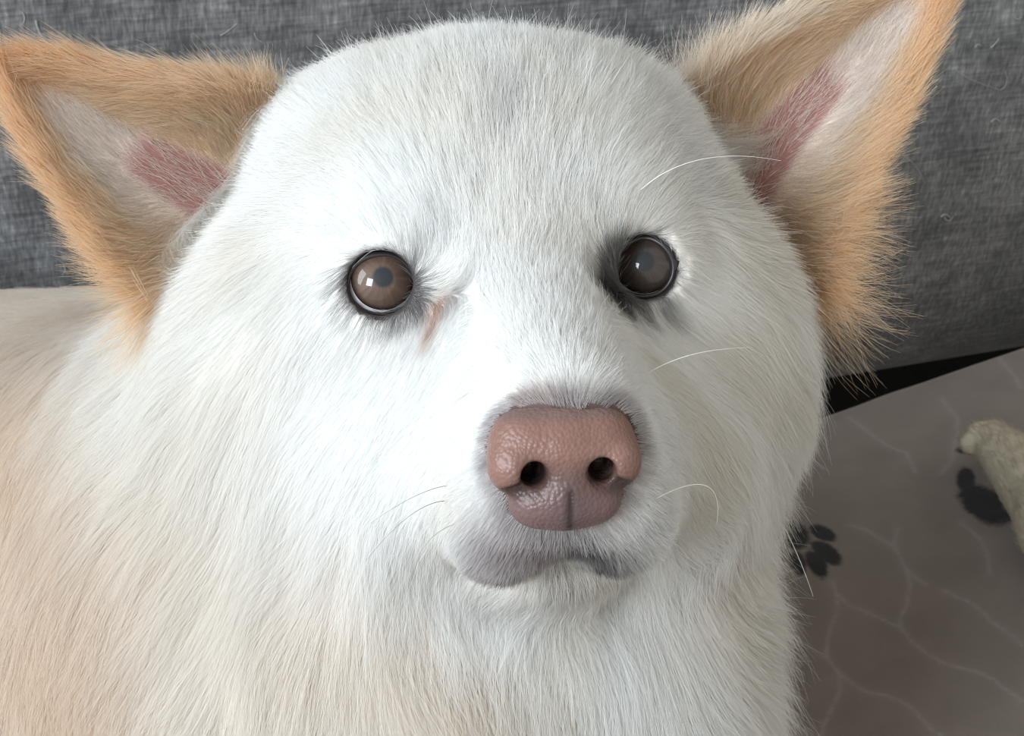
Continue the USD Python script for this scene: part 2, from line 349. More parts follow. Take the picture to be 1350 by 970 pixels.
# ------------------------------------------------------------------ which way the hair lies: strokes (x0, y0, x1, y1, length mm, lift)
GUIDES = [
    (752, 532, 747, 500, 4, .3), (722, 534, 702, 505, 4, .3), (695, 545, 672, 525, 4, .25), (790, 534, 815, 508, 4, .3), (820, 545, 850, 530, 4, .25), (735, 492, 716, 455, 6, .3), (770, 492, 792, 460, 6, .3),
    (700, 440, 692, 400, 8, .2), (760, 440, 768, 400, 8, .2), (680, 370, 679, 328, 9, .2), (720, 370, 722, 328, 9, .2), (630, 350, 622, 310, 8, .2), (750, 340, 760, 300, 8, .2),
    (505, 428, 494, 460, 7, .12), (545, 426, 544, 456, 6, .12), (475, 418, 455, 450, 8, .12), (448, 372, 418, 396, 9, .12), (470, 318, 438, 305, 9, .15), (510, 304, 490, 272, 8, .2), (550, 322, 552, 290, 7, .22), (572, 384, 602, 388, 5, .3), (585, 370, 612, 358, 6, .3), (570, 410, 566, 436, 6, .15), (590, 420, 586, 450, 7, .15), (600, 330, 598, 296, 8, .2),
    (798, 378, 772, 376, 5, .3), (800, 350, 780, 330, 6, .3), (850, 410, 862, 444, 7, .2), (815, 400, 806, 428, 6, .2), (885, 402, 902, 432, 7, .2), (905, 356, 936, 372, 9, .12), (855, 292, 872, 262, 8, .2), (895, 305, 925, 292, 8, .15), (820, 305, 815, 275, 7, .25), (785, 300, 784, 270, 7, .22),
    (420, 450, 396, 500, 14, .12), (385, 350, 352, 388, 11, .12), (410, 270, 370, 262, 10, .15), (375, 215, 335, 205, 11, .26), (385, 160, 345, 145, 10, .25), (345, 300, 310, 315, 12, .25), (335, 350, 305, 385, 12, .2), (500, 520, 474, 566, 11, .1), (560, 600, 534, 640, 8, .1), (600, 560, 570, 592, 7, .1), (638, 622, 610, 640, 4, .2), (640, 680, 618, 712, 5, .18), (690, 726, 672, 756, 5, .25), (730, 722, 722, 744, 4, .25), (772, 722, 786, 746, 5, .25), (822, 700, 858, 730, 7, .2), (858, 640, 892, 668, 7, .15), (870, 580, 902, 610, 8, .12), (620, 480, 594, 512, 8, .1), (560, 460, 540, 502, 8, .1), (660, 540, 632, 555, 4, .15), (440, 580, 408, 640, 16, .12),
    (850, 480, 880, 512, 8, .1), (900, 430, 938, 462, 11, .1), (950, 330, 990, 370, 13, .12), (960, 500, 1000, 552, 18, .14), (1000, 430, 1038, 480, 18, .16), (920, 580, 952, 640, 15, .12), (1020, 560, 1052, 622, 22, .2), (940, 250, 982, 262, 14, .3), (930, 160, 975, 152, 16, .3), (965, 300, 1000, 325, 15, .28), (880, 530, 910, 562, 9, .1), (1055, 500, 1080, 560, 22, .2), (900, 700, 940, 750, 18, .15),
    (680, 250, 680, 190, 11, .22), (600, 250, 584, 195, 11, .22), (520, 250, 485, 210, 11, .2), (450, 250, 402, 228, 12, .18), (760, 250, 772, 190, 11, .22), (840, 250, 872, 206, 11, .2), (900, 220, 942, 190, 12, .18), (680, 120, 680, 60, 13, .25), (560, 120, 538, 65, 13, .25), (450, 140, 410, 92, 14, .25), (800, 110, 828, 55, 13, .25), (880, 140, 922, 98, 14, .25),
    (300, 450, 262, 500, 26, .14), (350, 560, 312, 630, 28, .14), (250, 560, 215, 640, 30, .14), (430, 680, 400, 750, 26, .14), (300, 720, 275, 800, 34, .15), (500, 800, 480, 880, 34, .16), (180, 520, 140, 580, 28, .12), (100, 450, 60, 500, 24, .1), (40, 600, 15, 680, 26, .1), (120, 700, 95, 800, 32, .14), (60, 850, 46, 940, 30, .12), (250, 880, 240, 960, 34, .16), (400, 900, 396, 965, 34, .16), (560, 760, 550, 812, 20, .15), (600, 900, 622, 965, 34, .18), (70, 392, 20, 394, 16, .06), (150, 420, 100, 440, 20, .08), (210, 640, 180, 730, 32, .14), (480, 720, 460, 785, 24, .15),
    (700, 810, 690, 868, 20, .16), (760, 800, 766, 856, 20, .16), (830, 800, 852, 856, 24, .18), (700, 900, 690, 965, 36, .18), (800, 900, 822, 965, 36, .18), (900, 850, 932, 930, 36, .2), (910, 750, 952, 800, 26, .18), (970, 700, 1008, 760, 28, .2), (980, 820, 1010, 890, 34, .24), (960, 920, 985, 965, 34, .24), (1000, 640, 1034, 690, 28, .2), (740, 772, 735, 796, 17, .1), (690, 785, 675, 812, 18, .1), (800, 775, 815, 800, 17, .1)]
_g0, _g1 = hit([g[:2] for g in GUIDES]), hit([g[2:4] for g in GUIDES])
_gd = unit(_g1 - _g0); _gl = np.array([g[4] for g in GUIDES], float); _gf = np.array([g[5] for g in GUIDES])
# sides and back that the picture does not show: hair lies backwards and down
_far = [(h2c((x, y, z)), unit(np.asarray(d, float) @ HEAD_R.T), l, .2) for x, y, z, d, l in (
    (0, 62, -70, (0, .1, -1), 15), (-40, 50, -80, (-.3, 0, -1), 16), (40, 50, -80, (.3, 0, -1), 16), (70, 0, -75, (.3, -.5, -1), 22), (-70, 0, -75, (-.3, -.5, -1), 22), (85, -50, -90, (.2, -1, -.6), 28), (0, 30, -130, (0, -.6, -1), 26), (60, -100, -110, (.2, -1, -.3), 30))]
_g0 = np.vstack([_g0, [f[0] for f in _far]]); _gd = np.vstack([_gd, [f[1] for f in _far]]); _gl = np.r_[_gl, [f[2] for f in _far]]; _gf = np.r_[_gf, [f[3] for f in _far]]
_gt = cKDTree(_g0)
def flow(p):
    d, i = _gt.query(p, k=7)
    w = 1 / (d**2 + 25) ** 2; w /= w.sum(1, keepdims=True)
    return (w[..., None] * _gd[i]).sum(1), (w * _gl[i]).sum(1), (w * _gf[i]).sum(1)
_vt = cKDTree(BV)
_vd = unit((lambda d: d - (d * body_n).sum(1, keepdims=True) * body_n)(flow(BV)[0]))
def grow(P0, N0, D, length, lift, k, rng, wild=.12, wave=.28, wave_mm=9.0, clump=.35, per_clump=14, h0=.0, follow=True):
    """Strands that lie along the surface and rise from it; neighbours gather into locks."""
    n = len(P0)
    ang = rng.normal(0, wild, n) + (fbm(P0 / wave_mm, 2, 21) - .5) * 2 * wave + (fbm(P0 / (wave_mm * .3), 2, 22) - .5) * 1.4 * wave
    D = unit(D - (D * N0).sum(1, keepdims=True) * N0)
    turn = lambda D, N, a: D * np.cos(a)[:, None] + np.cross(N, D) * np.sin(a)[:, None]
    D = turn(D, N0, ang)
    length = length * rng.uniform(.7, 1.25, n) * (.8 + .4 * fbm(P0 / 5.0, 2, 33))
    lift = lift * rng.uniform(.5, 1.6, n) * np.where(rng.random(n) < .03, 1.9, 1) * (.6 + .8 * fbm(P0 / 6.0, 2, 34))
    pts = [P0.copy()]; cur = P0.copy()
    bend = rng.normal(0, wild * .5, n)
    for j in range(1, k):
        u = j / (k - 1)
        cur = cur + D * (length / (k - 1))[:, None]
        if follow:
            _, i = _vt.query(cur)
            N = body_n[i]; h = ((cur - BV[i]) * N).sum(1)
            cur = cur + N * np.clip(h0 + lift * length * u**1.1 - h, -4, 4)[:, None]
            D = unit(.65 * D + .35 * turn(_vd[i], N, ang))
            D = turn(D, N, bend)
        else:
            cur = cur + N0 * (lift * length / (k - 1))[:, None]
            D = turn(D, N0, bend)
        pts.append(cur)
    P = np.stack(pts, 1)
    if clump > 0 and n > 60:
        lead = rng.choice(n, max(n // per_clump, 2), replace=False)
        _, c = cKDTree(P0[lead]).query(P0)
        ld = lead[c]; u = np.linspace(0, 1, k)
        ratio = np.clip(length / np.maximum(length[ld], .1), .3, 1.6)
        off = P[ld] - P[ld][:, :1]
        target = P[ld][:, :1] + off * ratio[:, None, None]
        w = (clump * rng.uniform(.4, 1.2, n))[:, None] * u[None] ** 1.3
        P = P + (target - P) * w[..., None]
    return P
def roots(weight, n, rng):
    """n points spread over the dog's surface by a weight per face"""
    a = body.area_faces * weight; a = a / a.sum()
    f = rng.choice(len(a), n, p=a)
    b = rng.dirichlet([1, 1, 1], n)
    return (body.triangles[f] * b[..., None]).sum(1), unit((body_n[BF[f]] * b[..., None]).sum(1))
# ------------------------------------------------------------------ dog: body, eyes, nose
skin_mat = L('dog_skin', {'a': ('attribute', {'attribute': 'scol'}), 'n': ('noise_texture', {'scale': 900., 'detail': 2.}), 'b': ('bump', {'strength': .15, 'distance': .0005}),
    'p': ('principled_bsdf', {'roughness': .75, 'specular_ior_level': .2})}, [('a.color', 'p.base_color'), ('n.fac', 'b.height'), ('b.normal', 'p.normal')])
hair_mat = L('dog_hair', {'a': ('attribute', {'attribute': 'hcol'}), 'd': ('principled_bsdf', {'roughness': .6, 'specular_ior_level': .12}), 't': ('translucent_bsdf', {}), 'm': ('mix_closure', {'fac': .5})},
    [('a.color', 'd.base_color'), ('a.color', 't.color'), ('d.BSDF', 'm.closure1'), ('t.BSDF', 'm.closure2')], surface='m.closure')
nose_mat = L('dog_nose', {'a': ('attribute', {'attribute': 'scol'}), 'g': ('geometry', {}), 'v': ('voronoi_texture', {'scale': 1150., 'feature': 'smooth_f1', 'smoothness': .4}), 'b': ('bump', {'strength': .34, 'distance': .0006, 'invert': True}),
    'p': ('principled_bsdf', {'roughness': .38, 'specular_ior_level': .38})},
    [('g.position', 'v.vector'), ('a.color', 'p.base_color'), ('v.distance', 'b.height'), ('b.normal', 'p.normal')])
wet_dark = L('eyelid_skin', {'n': ('noise_texture', {'scale': 700.}), 'r': ('rgb_ramp', {'ramp': [(0, (.012, .010, .011)), (1, (.035, .028, .028))]}), 'p': ('principled_bsdf', {'roughness': .35})}, [('n.fac', 'r.fac'), ('r.color', 'p.base_color')])
sclera_mat = L('eye_white', {'n': ('noise_texture', {'scale': 300.}), 'r': ('rgb_ramp', {'ramp': [(0, (.50, .47, .50)), (1, (.66, .64, .66))]}), 'p': ('principled_bsdf', {'roughness': .25, 'coat_weight': .6})}, [('n.fac', 'r.fac'), ('r.color', 'p.base_color')])
iris_mat = L('eye_iris', {'a': ('attribute', {'attribute': 'scol'}), 'p': ('principled_bsdf', {'roughness': .5, 'specular_ior_level': .2, 'coat_weight': 1., 'coat_roughness': .02, 'coat_ior': 1.4})}, [('a.color', 'p.base_color')])
pupil_mat = L('eye_pupil', {'n': ('noise_texture', {'scale': 50.}), 'r': ('rgb_ramp', {'ramp': [(0, (.012, .016, .022)), (1, (.018, .022, .030))]}), 'p': ('principled_bsdf', {'roughness': .5, 'specular_ior_level': .2, 'coat_weight': 1., 'coat_roughness': .02, 'coat_ior': 1.4})}, [('n.fac', 'r.fac'), ('r.color', 'p.base_color')])
dog = thing('dog', 'white long-haired dog with tan pricked ears and pinkish brown nose on the sofa', 'dog')
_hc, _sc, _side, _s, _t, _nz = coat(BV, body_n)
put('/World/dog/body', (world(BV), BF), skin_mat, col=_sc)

def lathe(profile, n=64):                       # profile (r, z) -> vertices and faces about z
    pr = np.asarray(profile, float); a = np.arange(n) * 2 * np.pi / n
    v = np.stack([pr[:, None, 0] * np.cos(a), pr[:, None, 0] * np.sin(a), np.broadcast_to(pr[:, None, 1], (len(pr), n))], -1).reshape(-1, 3)
    i, j = np.meshgrid(np.arange(len(pr) - 1), np.arange(n), indexing='ij')
    q = np.stack([i * n + j, i * n + (j + 1) % n, (i + 1) * n + (j + 1) % n, (i + 1) * n + j], -1).reshape(-1, 4)
    return v, np.vstack([q[:, [0, 1, 2]], q[:, [0, 2, 3]]])[:, ::-1]
LASH = []
for k, name in ((-1, 'eye'), (1, 'eye_001')):
    E = h2c(EYE[k]); g = unit(-E + np.array([25., 62, 0]) if k < 0 else -E + np.array([0., 65, 0]))
    gx = unit(np.cross(HEAD_R @ np.array([0, 1., 0]), g)); gy = np.cross(g, gx)
    B = np.stack([gx, gy, g])
    def place(v): return world(E + np.asarray(v) @ B)
    IR = 7.9
    th = np.linspace(math.asin(IR / EYE_R), math.pi - .01, 40)
    v, f = lathe(np.stack([EYE_R * np.sin(th), EYE_R * np.cos(th)], 1))
    p = '/World/dog/' + name
    put(p, (place(v), f), sclera_mat); tag(stage.GetPrimAtPath(p), label='left brown eye in the picture, with a white rim showing' if k < 0 else 'right brown eye in the picture, black-rimmed and darker')
    z0 = math.sqrt(EYE_R**2 - IR**2); sag = 3.6; RC = (IR**2 + sag**2) / (2 * sag)
    dome = lambda r, up=0: np.stack([r, z0 + up + np.sqrt(RC**2 - r**2) - RC + sag], 1)
    v, f = lathe(dome(np.linspace(IR, .002, 60)), 160)
    rad = np.linalg.norm(v[:, :2], axis=1) / IR; a = np.arctan2(v[:, 1], v[:, 0])
    fib = noise(np.stack([np.cos(a) * 9, np.sin(a) * 9, rad * 1.6], 1), 3) * .6 + noise(np.stack([np.cos(a) * 20, np.sin(a) * 20, rad * 3], 1), 4) * .4
    base = np.array([.098, .062, .046]) if k < 0 else np.array([.050, .038, .033])
    c = base * (.70 + .6 * fib)[:, None] * (1 - .8 * sstep(.84, 1, rad))[:, None]
    c += (np.array([.016, .020, .026]) - c) * (sstep(.40, .26, rad))[:, None]
    put(p + '/iris', (place(v), f), iris_mat, col=c)
    v, f = lathe(dome(np.linspace(2.2, .002, 14), .02), 60); put(p + '/pupil', (place(v), f), pupil_mat)
    # lid margins: a dark moist rim round the opening
    pos, out, tan, side, aa = RIM[k][:5]
    wr = lambda c: np.exp(-(((aa - c + 180) % 360 - 180) / 45) ** 2)
    thick = .66 + (.6 * wr(140) if k < 0 else .42 + .62 * wr(40) + .3 * wr(215))
    th = np.linspace(0, 2 * np.pi, 10, endpoint=False)
    ring = pos[:, None] + thick[:, None, None] * (1.25 * np.cos(th)[None, :, None] * side[:, None] + .8 * np.sin(th)[None, :, None] * out[:, None])
    ringn = len(th); i, j = np.meshgrid(np.arange(len(aa)), np.arange(ringn), indexing='ij'); n0 = len(aa)
    q = np.stack([i * ringn + j, ((i + 1) % n0) * ringn + j, ((i + 1) % n0) * ringn + (j + 1) % ringn, i * ringn + (j + 1) % ringn], -1).reshape(-1, 4)
    put('/World/dog/eyelid' + name[3:], (world(ring.reshape(-1, 3)), np.vstack([q[:, [0, 1, 2]], q[:, [0, 2, 3]]])), wet_dark)
    LASH.append((pos, out, tan, side, aa, k))
# nose leather
NV, NF = nets(nose_sdf, (-18, -16, -24), (18, 15, 4), .45)
nt = trimesh.Trimesh(NV, NF, process=False); trimesh.smoothing.filter_taubin(nt, iterations=6); NV = np.array(nt.vertices)
m = np.abs(NV) * [1, 0, 0] + NV * [0, 1, 1]; nz = fbm(NV / 4, 3, 8)
col = np.tile(np.array([.180, .098, .080]), (len(NV), 1))
def blend(c, w): 
    global col
    col = col + (np.array(c) - col) * np.clip(w, 0, 1)[:, None]
blend((.122, .073, .074), sstep(-3, -7, NV[:, 1]) * .9)
blend((.085, .056, .058), np.exp(-(NV[:, 0] / 4.5) ** 2) * sstep(3, -3, NV[:, 1]) * .8)
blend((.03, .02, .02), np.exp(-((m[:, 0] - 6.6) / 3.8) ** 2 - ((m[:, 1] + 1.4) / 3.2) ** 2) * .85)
blend((.02, .012, .012), sstep(-2.6, -5.0, NV[:, 2]) * sstep(5.0, 3.4, np.linalg.norm((m - (7.3, -.6, 0))[:, :2], axis=1)))  # nostrils, their slits and the philtrum: recess shade painted into the colour
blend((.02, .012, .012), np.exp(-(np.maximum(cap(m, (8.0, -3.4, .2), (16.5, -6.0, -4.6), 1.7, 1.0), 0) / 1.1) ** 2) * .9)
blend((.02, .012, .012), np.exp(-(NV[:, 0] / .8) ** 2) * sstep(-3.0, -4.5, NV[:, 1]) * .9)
blend((.13, .085, .08), sstep(10.0, 12.2, NV[:, 1] + nz * 1.2) * .8)
blend((.215, .120, .099), sstep(.5, .75, nz) * sstep(-4, 0, NV[:, 1]) * .5)
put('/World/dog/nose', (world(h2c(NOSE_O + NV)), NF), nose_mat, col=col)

# ------------------------------------------------------------------ fur
rng = np.random.default_rng(7)
cen = body.triangles_center; fn = body.face_normals
view = unit(-cen); facing = (fn * view).sum(1)
px = proj(cen); infr = (px[:, 0] > -520) & (px[:, 0] < 1440) & (px[:, 1] > -120) & (px[:, 1] < 1060)
es, ss, tt = ear_of(cen)
ch = c2h(cen) - NOSE_O
nose_mask = nose_sdf(ch) < .1
eye_mask = np.zeros(len(cen), bool)
for k in (-1, 1):
    r = cen - h2c(EYE[k]); g2 = unit(-h2c(EYE[k])); ax_ = r @ g2
    eye_mask |= (np.linalg.norm(r - ax_[:, None] * g2, axis=1) < 8.6) & (ax_ > -4) & (ax_ < 16) | (np.linalg.norm(r, axis=1) < EYE_R + .4)
fl = flow(cen)[1]
ok = infr & (facing > -.45) & (es == 0) & (world(cen)[:, 2] > .485) & ~nose_mask & ~eye_mask
w = np.where(ok, 1 / np.maximum(fl, 4) ** .85 * (1 + 0.4 * (facing < .35)) * np.where((px[:, 0] < -90) | (facing < -.1), .5, 1), 0)
NFUR = 450000
P0, N0 = roots(w, NFUR, rng)
D, ln, lf = flow(P0)
hcol, _, side_, s_, t_, nz_ = coat(P0, N0)
val = rng.normal(1, .045, len(P0)) * (.96 + .08 * fbm(P0 / 2.5, 2, 77))
hcol = np.clip(hcol * val[:, None], .01, .93)
short = ln < 17
def strands(name, sel, k, r0, r1, **kw):
    P = grow(P0[sel], N0[sel], D[sel], ln[sel], lf[sel], k, rng, **kw)
    hair('/World/dog/' + name, world(P), np.linspace(1, r1 / r0, k) * r0 / 1000, hcol[sel], hair_mat)
    tag(stage.GetPrimAtPath('/World/dog/' + name), kind='stuff')
strands('face_fur', short, 5, .048, .016, clump=.3, wild=.14, wave=.22)
tag(stage.GetPrimAtPath('/World/dog/face_fur'), label='short white fur of the face and forehead')
strands('ruff_fur', ~short, 6, .043, .012, clump=.38, per_clump=110, wild=.15, wave=.62, wave_mm=30)
tag(stage.GetPrimAtPath('/World/dog/ruff_fur'), label='long cream fur of cheeks, neck, chest and flank')

# ears
efr = (es != 0); efront = fn[:, 2] > 0
pk = ear_pink(ss, tt) * efront
dens = np.where(efr, 1.0, 0) * (1 - .86 * pk) * np.where(efront, 1, .7)
P0, N0 = roots(dens, 85000, rng)
hcol, _, side_, s_, t_, nz_ = coat(P0, N0)
keep = side_ != 0
P0, N0, hcol, side_, s_, t_ = (x[keep] for x in (P0, N0, hcol, side_, s_, t_))
front = N0[:, 2] > 0
D = np.zeros_like(P0)
for k in (-1, 1):
    q = side_ == k; e = EARS[k]
    a = ear_surface(e, np.clip(s_[q], 0, .97), t_[q]); Ps = unit(ear_surface(e, np.clip(s_[q], 0, .97) + .03, t_[q]) - a); Pt = unit(ear_surface(e, s_[q], np.clip(t_[q], -.97, .97) + .02) - ear_surface(e, s_[q], np.clip(t_[q], -.97, .97) - .02))
    s, t = s_[q], t_[q]
    cs_ = .35 + .65 * sstep(.05, .5, s); ct = np.where(t > 0, 1.0 * sstep(.5, 0, s) * sstep(.1, .5, t) + .12, -(.95 * sstep(.75, 0, s) * sstep(.0, .4, -t) + .25 * sstep(0, .4, -t)))
    D[q] = Ps * cs_[:, None] + Pt * ct[:, None] - (ZUP * .25 * (sstep(.35, 0, s) * sstep(.2, .6, -t))[:, None])
ln = np.where(front, 7 + 6 * sstep(.3, .8, np.abs(t_)) + 8 * sstep(.35, .05, s_) * sstep(.2, .7, t_) + 14 * sstep(.45, .05, s_) * sstep(.2, .7, -t_) - 3 * sstep(.7, 1, s_), 9 + 4 * sstep(.5, 0, s_))
lf = np.where(front, .22, .18) + .15 * sstep(.4, .1, s_)
hcol = np.clip(hcol * rng.normal(1, .12, len(P0))[:, None], .01, .93)
pale_s = rng.random(len(P0)) < .2; hcol[pale_s] = hcol[pale_s] * .4 + CREAM * .6
P = grow(P0, N0, D, ln, lf, 6, rng, follow=False, clump=.45, per_clump=22, wild=.16, wave=.3, wave_mm=8)
for nm, k in (('ear_fur', -1), ('ear_fur_001', 1)):
    q = side_ == k
    hair('/World/dog/' + nm, world(P[q]), np.linspace(1, .25, 6) * .06 / 1000, hcol[q], hair_mat)
    tag(stage.GetPrimAtPath('/World/dog/' + nm), kind='stuff', label=('tan fur of the ear at the left of the picture' if k < 0 else 'tan fur of the ear at the right of the picture'))
# lashes: dark short hairs over the lids
LP, LC = [], []
for pos, out, tan, side, aa, k in LASH:
    for _ in range(170):
        a = rng.normal(105, 38) if k < 0 else rng.normal(75, 38)
        i = int(a % 360 / 3)
        o = unit(pos[i] - h2c(EYE[k])); away = side[i] * (-1 if (side[i] @ (pos[i] - pos.mean(0))) < 0 else 1)
        tdir = tan[i] * (1 if k < 0 else -1)
        base = pos[i] + away * rng.uniform(.8, 2.6) + o * .3; l = rng.uniform(3, 6.5)
        u = np.linspace(0, 1, 5)[:, None]
        LP.append(base + (away * .55 + tdir * rng.normal(.45, .35) + o * .35) * l * u - o * l * .22 * u**2 - HEAD_R @ np.array([0, 1., 0]) * l * .12 * u**2)
        LC.append(DARK * rng.uniform(.6, 2.2))
hair('/World/dog/eyelashes', world(np.array(LP)), np.linspace(1, .3, 5) * .075 / 1000, np.array(LC), hair_mat)
tag(stage.GetPrimAtPath('/World/dog/eyelashes'), kind='stuff')
# whiskers
def whisk(pts, lift, n=14):
    p = hit(pts[:1]); d0 = -p[0, 2] / 1000
    pp = np.array([unp(x, y, d0 - l / 1000) for (x, y), l in zip(pts, lift)])
    from scipy.interpolate import CubicSpline
    u = np.linspace(0, 1, len(pp)); return CubicSpline(u, pp)(np.linspace(0, 1, n))
W_ = [whisk(*x) for x in ([[(845, 250), (925, 210), (1030, 212)], [2, 6, 0]], [[(850, 495), (910, 468), (988, 458)], [0, 8, 2]], [[(1032, 690), (1055, 740), (1072, 786)], [0, 6, 10]],
    [[(590, 640), (545, 655), (488, 690)], [0, 8, 6]], [[(590, 660), (540, 680), (482, 740)], [0, 8, 6]], [[(860, 660), (930, 640), (945, 690)], [0, 6, 2]], [[(600, 690), (560, 720), (545, 770)], [0, 6, 6]], [[(725, 760), (720, 790), (690, 830)], [0, 4, 4]])]
WC = np.array([[.85, .84, .8]] * 3 + [[.25, .22, .22]] * 2 + [[.6, .57, .5], [.4, .38, .36], [.3, .28, .27]])
for i_, (w_, c_) in enumerate(zip(W_, WC)):
    hair('/World/dog/whisker' + ('_%03d' % i_ if i_ else ''), world(w_[None]), np.linspace(1, .3, 14) * (.14 if c_[0] > .5 else .075) / 1000, c_[None], hair_mat)
# ------------------------------------------------------------------ sofa and blanket
YAW = math.radians(18)
SU = np.array([math.cos(YAW), math.sin(YAW), 0]); SN = np.array([math.sin(YAW), -math.cos(YAW), 0])   # along the sofa, and out from its back towards the room
EDGE = np.array([.163, .803, .45])              # where the blanket's back edge meets the seat
def seat_z(x, y):                               # the cushion sinks under the dog and rises again to the right
    r = x - .125; return .45 + .10 * (r + np.sqrt(r**2 + .02**2)) * sstep(1.1, .35, x)
def cushion(w, h, t, r, bulge, nu=60, nv=30):
    """A soft box: x -w/2..w/2, z 0..h, y -t..0 (front at y=-t bulges), rounded by r."""
    b = trimesh.creation.box((w, t, h)); b.apply_translation((0, -t / 2, h / 2))
    for _ in range(5): b = b.subdivide()
    v = np.array(b.vertices); c = np.array([0, -t / 2, h / 2]); half = np.array([w, t, h]) / 2 - r
    q = v - c; core = np.clip(q, -half, half); d = q - core
    v = c + core + unit(d) * np.minimum(np.linalg.norm(d, axis=1, keepdims=True), r)
    fr = (1 - (2 * v[:, 0] / w) ** 2) * (1 - (2 * (v[:, 2] - h / 2) / h) ** 2)
    v[:, 1] -= bulge * np.clip(fr, 0, 1) * (v[:, 1] < -t / 2)
    return v, np.array(b.faces)
fab = {'g': ('geometry', {}), 'm': ('mapping', {'rotation': (0, 0, -YAW)}),
       'mv': ('mapping', {'scale': (700., 700., 60.)}), 'nv': ('noise_texture', {'scale': 1., 'detail': 2., 'roughness': .6}),
       'mh': ('mapping', {'scale': (55., 55., 620.)}), 'nh': ('noise_texture', {'scale': 1., 'detail': 2., 'roughness': .6}),
       'nl': ('noise_texture', {'scale': 42., 'detail': 3.}), 'a1': ('mix_float', {'fac': .42}), 'a2': ('mix_float', {'fac': .30}),
       'r': ('rgb_ramp', {'ramp': [(.30, (.046, .047, .049)), (.46, (.118, .119, .123)), (.58, (.215, .217, .223)), (.72, (.42, .424, .43))]}),
       'b': ('bump', {'strength': .5, 'distance': .0008}), 'p': ('principled_bsdf', {'roughness': .85, 'specular_ior_level': .15, 'sheen_weight': .15})}
fabl = [('g.position', 'm.vector'), ('m.vector', 'mv.vector'), ('m.vector', 'mh.vector'), ('mv.vector', 'nv.vector'), ('mh.vector', 'nh.vector'), ('g.position', 'nl.vector'),
        ('nv.fac', 'a1.a'), ('nh.fac', 'a1.b'), ('a1.result', 'a2.a'), ('nl.fac', 'a2.b'), ('a2.result', 'r.fac'), ('r.color', 'p.base_color'), ('a1.result', 'b.height'), ('b.normal', 'p.normal')]
gap_shade = L('black_gap_shade', {'n': ('noise_texture', {'scale': 400.}), 'r': ('rgb_ramp', {'ramp': [(0, (.010, .010, .011)), (1, (.025, .025, .026))]}), 'p': ('principled_bsdf', {'roughness': .9})}, [('n.fac', 'r.fac'), ('r.color', 'p.base_color')])  # black colour stands in for the shade in the gap under the cushion
fabric = L('grey_woven_fabric', fab, fabl)
sofa = thing('sofa', 'grey woven fabric sofa behind the dog', 'sofa')
v, f = cushion(2.1, .62, .20, .075, .012)
a = math.radians(10); v = v @ np.array([[1, 0, 0], [0, math.cos(a), math.sin(a)], [0, -math.sin(a), math.cos(a)]])   # leans back
base = EDGE - SN * .046
O = np.array([base[0], base[1], .447]) + SU * -.1
def sofa_world(v): return O + v[:, :1] * SU + (v[:, 1:2] + .20) * -SN + v[:, 2:] * [0, 0, 1]
put('/World/sofa/back_cushion', (sofa_world(v), f), fabric)
gx, gy = np.meshgrid(np.linspace(-1.05, 1.05, 90), np.linspace(.044, .68, 50), indexing='ij')
def sheet(X, Y, Z, thick):                      # a closed sheet of the given thickness under the height field X, Y -> Z
    nx, ny = X.shape; top = np.stack([X, Y, Z], -1).reshape(-1, 3); bot = top - [0, 0, thick] if np.ndim(thick) == 0 else np.stack([X, Y, thick], -1).reshape(-1, 3)
    i, j = np.meshgrid(np.arange(nx - 1), np.arange(ny - 1), indexing='ij'); n = nx * ny
    q = np.stack([i * ny + j, (i + 1) * ny + j, (i + 1) * ny + j + 1, i * ny + j + 1], -1).reshape(-1, 4)
    rim = np.r_[np.arange(nx) * ny, (nx - 1) * ny + np.arange(1, ny), (np.arange(nx - 2, -1, -1)) * ny + ny - 1, np.arange(ny - 2, 0, -1)]
    nxt = np.roll(rim, -1)
    s = np.stack([rim, rim + n, nxt + n, nxt], 1)
    q = np.vstack([q, q[:, ::-1] + n, s])
    return np.vstack([top, bot]), np.vstack([q[:, [0, 1, 2]], q[:, [0, 2, 3]]])
X = base[0] + gx * SU[0] + (gy - .005) * SN[0]; Y = base[1] + gx * SU[1] + (gy - .005) * SN[1]
Z = seat_z(X, Y) - .013 - .05 * sstep(.60, .68, gy) ** 2
put('/World/sofa/seat_cushion', sheet(X, Y, Z, np.full_like(Z, .27)), fabric)
fv, ff = cushion(2.1, .86, .10, .03, 0.); put('/World/sofa/back_frame', (np.array([base[0], base[1], .0]) + SU * -.1 + fv[:, :1] * SU + (fv[:, 1:2] + .24) * -SN + (fv[:, 2:] + .0) * [0, 0, 1], ff), gap_shade)
put('/World/sofa/base_frame', sheet(X[::8, ::5], Y[::8, ::5], np.full_like(Z[::8, ::5], .268), np.full_like(Z[::8, ::5], .0)), gap_shade)
# blanket: finely divided where it is seen, for its printed paws and pale crackle lines
ux = np.r_[np.linspace(-.85, .0, 40)[:-1], np.arange(.0, .42, .0009), np.linspace(.42, .8, 20)]
vy = np.r_[[.0, .0006, .0018, .0035, .006, .009], np.arange(.0105, .50, .0009), np.linspace(.502, .62, 10)]
gx, gy = np.meshgrid(ux, vy, indexing='ij')
X = EDGE[0] + (gx - .163) * SU[0] + gy * SN[0]; Y = EDGE[1] + (gx - .163) * SU[1] + gy * SN[1]
pts = np.stack([X * 9, Y * 9, 0 * X], -1)
Z = seat_z(X, Y) + (fbm(pts, 3, 4) - .5) * .008 * sstep(.0, .06, gy) + (noise(pts * 5, 6) - .5) * .0012
Z = Z - .0085 * (1 - np.sqrt(np.clip(1 - (1 - np.clip(gy / .009, 0, 1)) ** 2, 0, 1)))
bv, bf = sheet(X, Y, Z, .011)
bm = trimesh.Trimesh(bv, bf, process=False); _br = RayMeshIntersector(bm)
